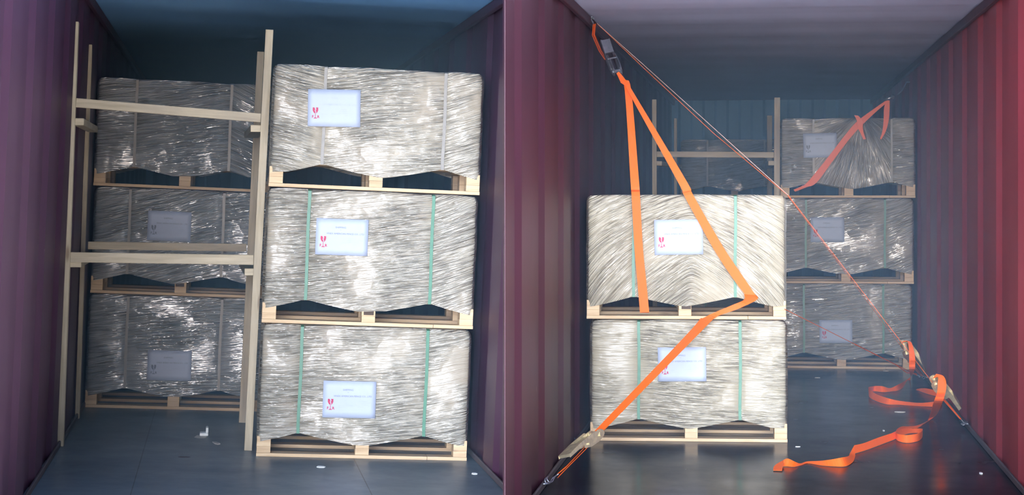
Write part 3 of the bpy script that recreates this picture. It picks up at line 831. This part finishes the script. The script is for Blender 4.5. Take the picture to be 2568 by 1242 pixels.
# strap B: diagonal, folds under the upper load, ratchet and hook at lower left
orgB = ringBL.copy()
rootB = empty('ratchet_strap', T(orgB), 'orange strap slanting across both near loads, folded between them, ratchet at its lower end', 'lashing strap', 'orange ratchet straps')
A_ = [W(1556, 207, YR-0.37), W(1569, 217, YR-0.38), W(1580, 238, YR-0.40), fp(1702, 460, 0.03), fp(1716, 491, 0.012), fp(1790, 625, 0.0), fp(1842, 704, 0), fp(1868, 738, 0)]
B_ = [W(1561, 203, YR-0.36), W(1576, 214, YR-0.37), W(1589, 233, YR-0.39), fp(1722, 455, 0.03), fp(1737, 487, 0.012), fp(1812, 617, 0.0), fp(1862, 692, 0), fp(1896, 742, 0)]
ribbon('webbing', A_, B_, rootB, orgB, k=5)
foldb = [fp(1868, 738, -0.0), fp(1884, 748, -0.03), fp(1868, 752, -0.09)]
A_ = [fp(1866, 738, 0.002), fp(1866, 752, -0.02), fp(1840, 764, -0.04), fp(1790, 785, -0.02), fp(1760, 800, 0.03)]
B_ = [fp(1896, 741, 0.002), fp(1898, 752, -0.02), fp(1848, 776, -0.04), fp(1802, 792, -0.02), fp(1783, 806, 0.03)]
ribbon('webbing_fold', A_, B_, rootB, orgB, k=4)
P_hi = (fp(1760, 800, 0.03)+fp(1783, 806, 0.03))/2
lowB = ringBL
dB = (lowB-P_hi).normalized(); LB = (lowB-P_hi).length
def atB(px):   # point of the taut line at image column px
    lo, hi = 0.0, 1.0
    for _ in range(40):
        mid = (lo+hi)/2; p = P_hi + (lowB-P_hi)*mid; x = CX + F*(p.x/p.y)
        if x > px: lo = mid
        else: hi = mid
    return P_hi + (lowB-P_hi)*lo
pr0 = atB(1492)
perp = Vector((-dB.z, 0, dB.x)).normalized()
perp = perp if perp.x < 0 else -perp
wv0 = Vector((0.62, 0.0, 0.42)).normalized()
cen = [P_hi, P_hi.lerp(pr0, 0.15), P_hi.lerp(pr0, 0.6), pr0]
wd = [0.050, 0.048, 0.036, 0.028]
nrm = Vector((-0.73, 0, 0.68))
A_ = [c - nrm*w/2 for c, w in zip(cen, wd)]; B_ = [c + nrm*w/2 for c, w in zip(cen, wd)]
# the band keeps its width by turning edge-on towards the ratchet
for i, (w) in enumerate(wd):
    dep_ = math.sqrt(max(0.0, 0.05**2-w**2)); A_[i] = A_[i] - Y*dep_/2; B_[i] = B_[i] + Y*dep_/2
A_[0] = fp(1783, 806, 0.03); B_[0] = fp(1758, 798, 0.03)
ribbon('webbing', A_, B_, rootB, orgB, k=6)
pr1 = atB(1428); pm = atB(1446)
rb = ratchet(rootB, orgB, pr0, pr0 + (pr1-pr0)*1.0 + Vector((-0.02, 0, 0.012)), Vector((0.1, 1, 0.15)), M['zinc'], 1.15, flip=-1)
line_ribbon('short_webbing', [W(1475, 1113, pr0.y-.03), W(1420, 1171, atB(1420).y), ringBL - dB*0.085], Vector((0.35, 1, 0.3)), 0.026, rootB, orgB)
line_ribbon('short_webbing', [W(1479, 1117, pr0.y-.02), W(1423, 1173, atB(1420).y), ringBL - dB*0.085 + Vector((0.012, 0, -0.008))], Vector((0.35, 1, 0.3)), 0.026, rootB, orgB)
hook(rootB, orgB, ringBL - dB*0.08, dB, Vector((0.3, 1, 0.2)), M['steel'], 0.055)

# straps C: the pair of taut lines from the high ring over the load's corner to the red wall
cornerW = fp(1976, 489, 0.01)
def tail(parent, org, pts, name='loose_tail'):
    """pts: (low x, low y, high x, high y, lift) edges; the low edge lies on the floor, lift = 1 means the band stands on edge"""
    A = []; B = []
    for (lx, ly, hx, hy, lift) in pts:
        a = onplane(FR, lx, ly, 2, -H_R+0.003)
        bf = onplane(FR, hx, hy, 2, -H_R+0.004); bs = EYE + ray(hx, hy)*(a.y)
        # the band is 5 cm wide: tilt it up from the floor until that width spans the two edges
        q = 0.0
        while q < 1.0 and (bf.lerp(bs, q)-a).length > 0.058: q += 0.02
        b = bf.lerp(bs, max(q, lift*0.5))
        if (b-a).length > 0.062: b = a + (b-a).normalized()*0.062
        A.append(a); B.append(b)
    return A, B

orgC1 = ringB2.copy()
rootC1 = empty('ratchet_strap', T(orgC1), 'orange strap with the nearer ratchet by the red wall, long tail trailing across the floor', 'lashing strap', 'orange ratchet straps')
wv = Vector((0.10, 1.0, 0.10))
dC = (ringB2-cornerW).normalized()
line_ribbon('webbing', [ringTL+Vector((0.04, 0, -0.03)), W(1620, 168, ringTL.y-0.1), cornerW], wv, 0.03, rootC1, orgC1, mat=M['pale_web'])
def atline(P, Q, px):
    lo, hi = 0.0, 1.0; s = 1 if Q.x/Q.y > P.x/P.y else -1
    for _ in range(40):
        mid = (lo+hi)/2; p = P.lerp(Q, mid); x = CX + F*(p.x/p.y)
        if (x-px)*s < 0: lo = mid
        else: hi = mid
    return P.lerp(Q, lo)
q0 = atline(cornerW, ringB2, 2338); q1 = atline(cornerW, ringB2, 2390)
line_ribbon('webbing', [cornerW, cornerW.lerp(q0, .5), q0], Vector((0.05, 1, 0.12)), 0.02, rootC1, orgC1)
ratchet(rootC1, orgC1, q0 + Vector((0.02, 0, 0.0)), q1 + Vector((0.02, 0, 0.015)), Vector((0.25, 1.0, 0.2)), M['zinc'], 1.35)
for off in (0.0, 0.011): line_ribbon('short_webbing', [q0.lerp(q1, 0.5)+Vector((-.01+off, 0, -.01)), ringB2 - dC*0.04 + Vector((off*0.6, 0, -off*0.3))], Vector((0.25, 1, 0.2)), 0.022, rootC1, orgC1)
hook(rootC1, orgC1, ringB2-dC*0.038, dC, Y, M['steel'], 0.028)
# tail 2: loop out of the ratchet, down to the floor, over itself and away to the left
yy = q0.y - 0.02
A_ = [W(2339, 950, yy), W(2352, 946, yy-.03), W(2352, 960, yy-.05), W(2350, 985, yy-.06), W(2341, 1010, yy-.06)]
B_ = [W(2348, 938, yy), W(2366, 944, yy-.03), W(2373, 962, yy-.05), W(2371, 985, yy-.06), W(2363, 1010, yy-.06)]
tA, tB = tail(None, None, [
    (2328, 1052, 2345, 1044, 0.6), (2305, 1072, 2305, 1066, 0.7), (2285, 1075, 2280, 1070, 0.8),
    (2262, 1085, 2262, 1070, 1.0), (2247, 1095, 2249, 1078, 1.0), (2252, 1106, 2250, 1088, 1.0), (2276, 1111, 2276, 1092, 1.0), (2304, 1106, 2306, 1086, 1.0),
    (2313, 1092, 2313, 1076, 1.0), (2296, 1086, 2292, 1076, 1.0), (2270, 1090, 2262, 1076, 1.0), (2240, 1104, 2236, 1087, 0.6)])
ribbon('loose_tail', A_+tA, B_+tB, rootC1, orgC1, k=6)
tA2, tB2 = tail(None, None, [(2240, 1104, 2236, 1087, 0.6), (2208, 1116, 2200, 1099, 0.3), (2176, 1128, 2166, 1112, 0.1), (2144, 1138, 2143, 1117, 0.0)])
ribbon('loose_tail', tA2, tB2, rootC1, orgC1, k=5)
tA3, tB3 = tail(None, None, [(2144, 1138, 2143, 1117, 0.0), (2144, 1147, 2132, 1136, 0.0), (2138, 1160, 2128, 1144, 0.1), (2120, 1170, 2112, 1148, 0.2), (2090, 1170, 2080, 1154, 0.6), (2056, 1167, 2052, 1157, 0.9),
    (2026, 1162, 2024, 1158, 0.8), (2010, 1167, 2007, 1163, 0.8), (1992, 1171, 1994, 1159, 0.8), (1974, 1170, 1976, 1151, 0.9), (1962, 1170, 1966, 1154, 0.6)])
ribbon('loose_tail', tA3, tB3, rootC1, orgC1, k=5)
tA4, tB4 = tail(None, None, [(1961, 1180, 1968, 1153, 0.1), (1939, 1180, 1950, 1163, 0.1)])
ribbon('loose_tail', [onplane(FR, 1939, 1180, 2, -H_R+0.006), onplane(FR, 1943, 1168, 2, -H_R+0.014), onplane(FR, 1966, 1154, 2, -H_R+0.024)],
       [onplane(FR, 1961, 1181, 2, -H_R+0.006), onplane(FR, 1963, 1172, 2, -H_R+0.012), onplane(FR, 1968, 1160, 2, -H_R+0.02)], rootC1, orgC1, k=4)

orgC2 = ringB1.copy()
rootC2 = empty('ratchet_strap', T(orgC2), 'orange strap with the farther ratchet by the red wall, tail looping on the floor', 'lashing strap', 'orange ratchet straps')
dC2 = (ringB1-cornerW).normalized()
line_ribbon('webbing', [ringTL+Vector((0.052, 0.05, -0.035)), W(1616, 172, ringTL.y), W(1788, 333, ringTL.y-.1), cornerW + Vector((-0.006, 0.035, 0.006))], wv, 0.025, rootC2, orgC2)
c0 = atline(cornerW, ringB1, 2266); c1 = atline(cornerW, ringB1, 2304)
line_ribbon('webbing', [cornerW + Vector((0, .037, 0)), cornerW.lerp(c0, .4)+Vector((0,.02,0)), c0], Vector((0.04, 1, 0.12)), 0.02, rootC2, orgC2)
ratchet(rootC2, orgC2, c0+Vector((0.015, 0, 0.01)), c1 + Vector((0.015, 0, 0.015)), Vector((0.25, 1.0, 0.2)), M['zinc'], 1.5)
for off in (0.0, 0.02): line_ribbon('short_webbing', [c0.lerp(c1, 0.5)+Vector((-.01-off, 0, -.01)), ringB1 - dC2*0.04 + Vector((-off*0.4, 0, -off*0.3))], Vector((0.2, 1, 0.2)), 0.022, rootC2, orgC2)
hook(rootC2, orgC2, ringB1-dC2*0.038, dC2, Y, M['steel'], 0.028)
y1 = c0.y - 0.03
A_ = [W(2259, 862, y1), W(2274, 855, y1), W(2279, 872, y1-.03), W(2280, 900, y1-.04), W(2280, 930, y1-.03)]
B_ = [W(2267, 855, y1), W(2284, 858, y1), W(2291, 876, y1-.03), W(2295, 900, y1-.04), W(2293, 930, y1-.03)]
tA, tB = tail(None, None, [(2283, 952, 2278, 950, 1.0), (2258, 977, 2254, 964, 0.6), (2236, 982, 2232, 974, 0.9), (2214, 984, 2212, 969, 1.0), (2190, 982, 2192, 969, 1.0), (2179, 992, 2178, 973, 1.0), (2190, 1003, 2196, 988, 0.4),
    (2222, 1014, 2226, 999, 0.3), (2250, 1015, 2250, 1005, 0.6), (2280, 1017, 2280, 1009, 0.8), (2310, 1019, 2310, 1011, 0.8), (2342, 1020, 2342, 1008, 0.9), (2362, 1014, 2364, 1003, 0.9)])
ribbon('loose_tail', A_+tA, B_+tB, rootC2, orgC2, k=6)
tA, tB = tail(None, None, [(2297, 978, 2300, 976, 0.6), (2325, 988, 2318, 974, 0.3), (2352, 995, 2345, 979, 0.3)])
ribbon('loose_tail', tA, tB, rootC2, orgC2, k=5)

# strap D: thin line from the pallet gap to the farther floor ring
pD = onplane(FS_R, 1962, 773, 1, d3+0.0)
orgD = ringB1 + Vector((0, -0.03, 0))
rootD = empty('lashing_line', T(orgD), 'thin red line from under the upper near load down to the farther floor ring', 'lashing line')
pD2 = orgD + Vector((-0.07, -0.03, 0.02))
pD = pD - Y*0.09
line_ribbon('webbing', [pD, pD.lerp(pD2, 0.5)], Vector((0.0, 1, 0.08)), 0.03, rootD, orgD)
line_ribbon('webbing', [pD.lerp(pD2, 0.46), pD2], Vector((0.0, 1, 0.22)), 0.03, rootD, orgD)
line_ribbon('webbing', [pD.lerp(pD2, 0.8), pD.lerp(pD2, .9)-Z*0.02, pD2 + Z*0.01], Vector((0.0, 1, 0.3)), 0.03, rootD, orgD)
hook(rootD, orgD, pD2, Vector((1, 0, -.3)), Y, M['steel'], 0.016)

# strap E: on the three-high stack
FB = d4 - 0.06
def bp_(px, py, off=0.0): return onplane(FS_RB, px, py, 1, FB-off)
orgE = ringTR.copy()
rootE = empty('hook_strap', T(orgE), 'light orange strap slanting across the topmost load by the red wall, loose ends hanging', 'lashing strap')
e0 = bp_(2231, 247, 0.15)
rod = MB(); rod.tube([ringTR-orgE, bp_(2262, 228, .2)-orgE, bp_(2250, 238, .17)-orgE], 0.005, 8); rod.build('hook', M['steel'], rootE, True)
rk = MB(); rk.tube([bp_(2218, 251, .15)-orgE, bp_(2244, 241, .15)-orgE], 0.012, 8); rk.tube([bp_(2236, 238, .15)-orgE, bp_(2240, 249, .15)-orgE], 0.009, 8); rk.build('buckle', M['steel'], rootE, True)
ribbon('webbing', [bp_(2222, 252, .14), bp_(2196, 270, .08), bp_(2150, 304, 0.02), bp_(2120, 338), bp_(2075, 396), bp_(2026, 456), bp_(2008, 468, 0), bp_(1990, 476, -0.01)],
       [bp_(2228, 255, .14), bp_(2202, 276, .08), bp_(2170, 306, 0.02), bp_(2136, 342), bp_(2090, 402), bp_(2048, 458), bp_(2022, 470, 0), bp_(1994, 481, -0.01)], rootE, orgE, M['lifted_web'], k=5)
ribbon('loose_tail', [bp_(2222, 252, .13), bp_(2217, 272, .10), bp_(2216, 300, .05), bp_(2213, 328, .04), bp_(2207, 348, .04)],
       [bp_(2231, 252, .13), bp_(2231, 272, .10), bp_(2229, 300, .05), bp_(2222, 328, .04), bp_(2210, 350, .04)], rootE, orgE, M['lifted_web'], k=5)
ribbon('loose_tail', [bp_(2142, 289, .02), bp_(2149, 303, .03), bp_(2151, 320, .035), bp_(2158, 334, .03), bp_(2165, 350, .02)],
       [bp_(2152, 290, .02), bp_(2163, 303, .03), bp_(2164, 320, .035), bp_(2166, 334, .03), bp_(2172, 349, .02)], rootE, orgE, M['lifted_web'], k=5)

# ------------------------------------------------------------------ blue haze added in each container's deep end to give its veiling glow
def haze(F4, xl, xr, H, top, y0, y1, dens, col):
    m = bpy.data.materials.new('veil_haze'); m.use_nodes = True; N = m.node_tree.nodes; L = m.node_tree.links
    N.remove(N['Principled BSDF']); vsn = N.new('ShaderNodeVolumeScatter')
    vsn.inputs['Color'].default_value = (*col, 1); vsn.inputs['Density'].default_value = dens; vsn.inputs['Anisotropy'].default_value = 0.0
    L.new(vsn.outputs[0], N['Material Output'].inputs['Volume'])
    b = MB(); b.box(xl+0.01, xr-0.01, y0, y1, -H+0.01, top-0.01, 0)
    o = b.build('haze', m); o.matrix_world = F4; o['kind'] = 'structure'
haze(FL, XL_L, XR_L, H_L, TOP_L, 9.6, 21.4, 0.10, (0.38, 0.70, 1.0))
haze(FR, XL_R, XR_R, H_R, TOP_R, 9.4, 22.5, 0.05, (0.42, 0.68, 1.0))

# ------------------------------------------------------------------ scraps on the floors
def scrap(F4, H, px, py, L, w, ang, name, label, mat, h=0.006):
    p = hit(px, py, F4, 2, -H); m = MB()
    poly = [(-L/2, -w*0.2), (-L*0.2, -w/2), (L*0.35, -w*0.35), (L/2, 0.0), (L*0.3, w*0.4), (-L*0.3, w/2)]
    m.prism(poly, Vector((0, 0, h/2)), X, Y, Z, h)
    o = m.build(name, mat); o.matrix_world = F4 @ T(p) @ Matrix.Rotation(ang, 4, 'Z')
    tag(o, label, 'scrap', 'scraps lying on the container floors')
m = MB(); m.box(-0.03, 0.022, -0.03, 0.05, 0, 0.018, 0.004); m.box(0.006, 0.022, -0.03, 0.05, 0.018, 0.052, 0.004)
o = m.build('foam_scrap', M['foam']); o.matrix_world = FL @ T(hit(513, 1093, FL, 2, -H_L)+Z*0.001)
tag(o, 'white L-shaped foam scrap standing on the blue-grey floor in front of the dim stack', 'scrap', 'scraps lying on the container floors')
scrap(FL, H_L, 503, 1096, 0.075, 0.13, 0.0, 'paper_scrap', 'greyish flat scrap lying under the white foam scrap', M['chip'], 0.0008)
scrap(FL, H_L, 543, 1113, 0.035, 0.10, 0.3, 'wood_chip', 'small pale chip on the blue-grey floor just nearer than the foam scrap', M['chip'])
scrap(FL, H_L, 462, 1147, 0.07, 0.03, 0.1, 'wood_chip', 'faint dark sliver lying nearest the mouth on the blue-grey floor', M['rail'], 0.002)
scrap(FL, H_L, 805, 1172, 0.05, 0.05, 0.0, 'wood_chip', 'white chip on the floor in front of the tall tidy stack', M['foam'], 0.004)
scrap(FL, H_L, 1190, 1189, 0.035, 0.05, 0.0, 'wood_chip', 'white chip on the floor near the foot of the maroon wall', M['foam'], 0.004)
scrap(FR, H_R, 2257, 1034, 0.075, 0.04, -0.15, 'wood_chip', 'long pale splinter on the black floor between the two loose strap tails', M['chip'], 0.004)
scrap(FR, H_R, 2222, 931, 0.05, 0.06, 0.0, 'wood_chip', 'pale splinter on the black floor right in front of the three-high stack', M['chip'], 0.004)
scrap(FR, H_R, 2050, 948, 0.045, 0.03, 0.0, 'wood_chip', 'small pale splinter on the black floor beside the nearest loads', M['chip'], 0.004)
scrap(FR, H_R, 2216, 1081, 0.014, 0.05, 0.0, 'wood_chip', 'tiny white speck on the black floor beyond the curled strap', M['foam'], 0.004)
scrap(FR, H_R, 2001, 1121, 0.03, 0.02, 0.0, 'wood_chip', 'thin white sliver on the black floor off the nearest pallet corner', M['foam'], 0.003)
scrap(FR, H_R, 2460, 1188, 0.02, 0.05, 0.0, 'wood_chip', 'white speck on the black floor close to the foot of the red wall', M['foam'], 0.004)
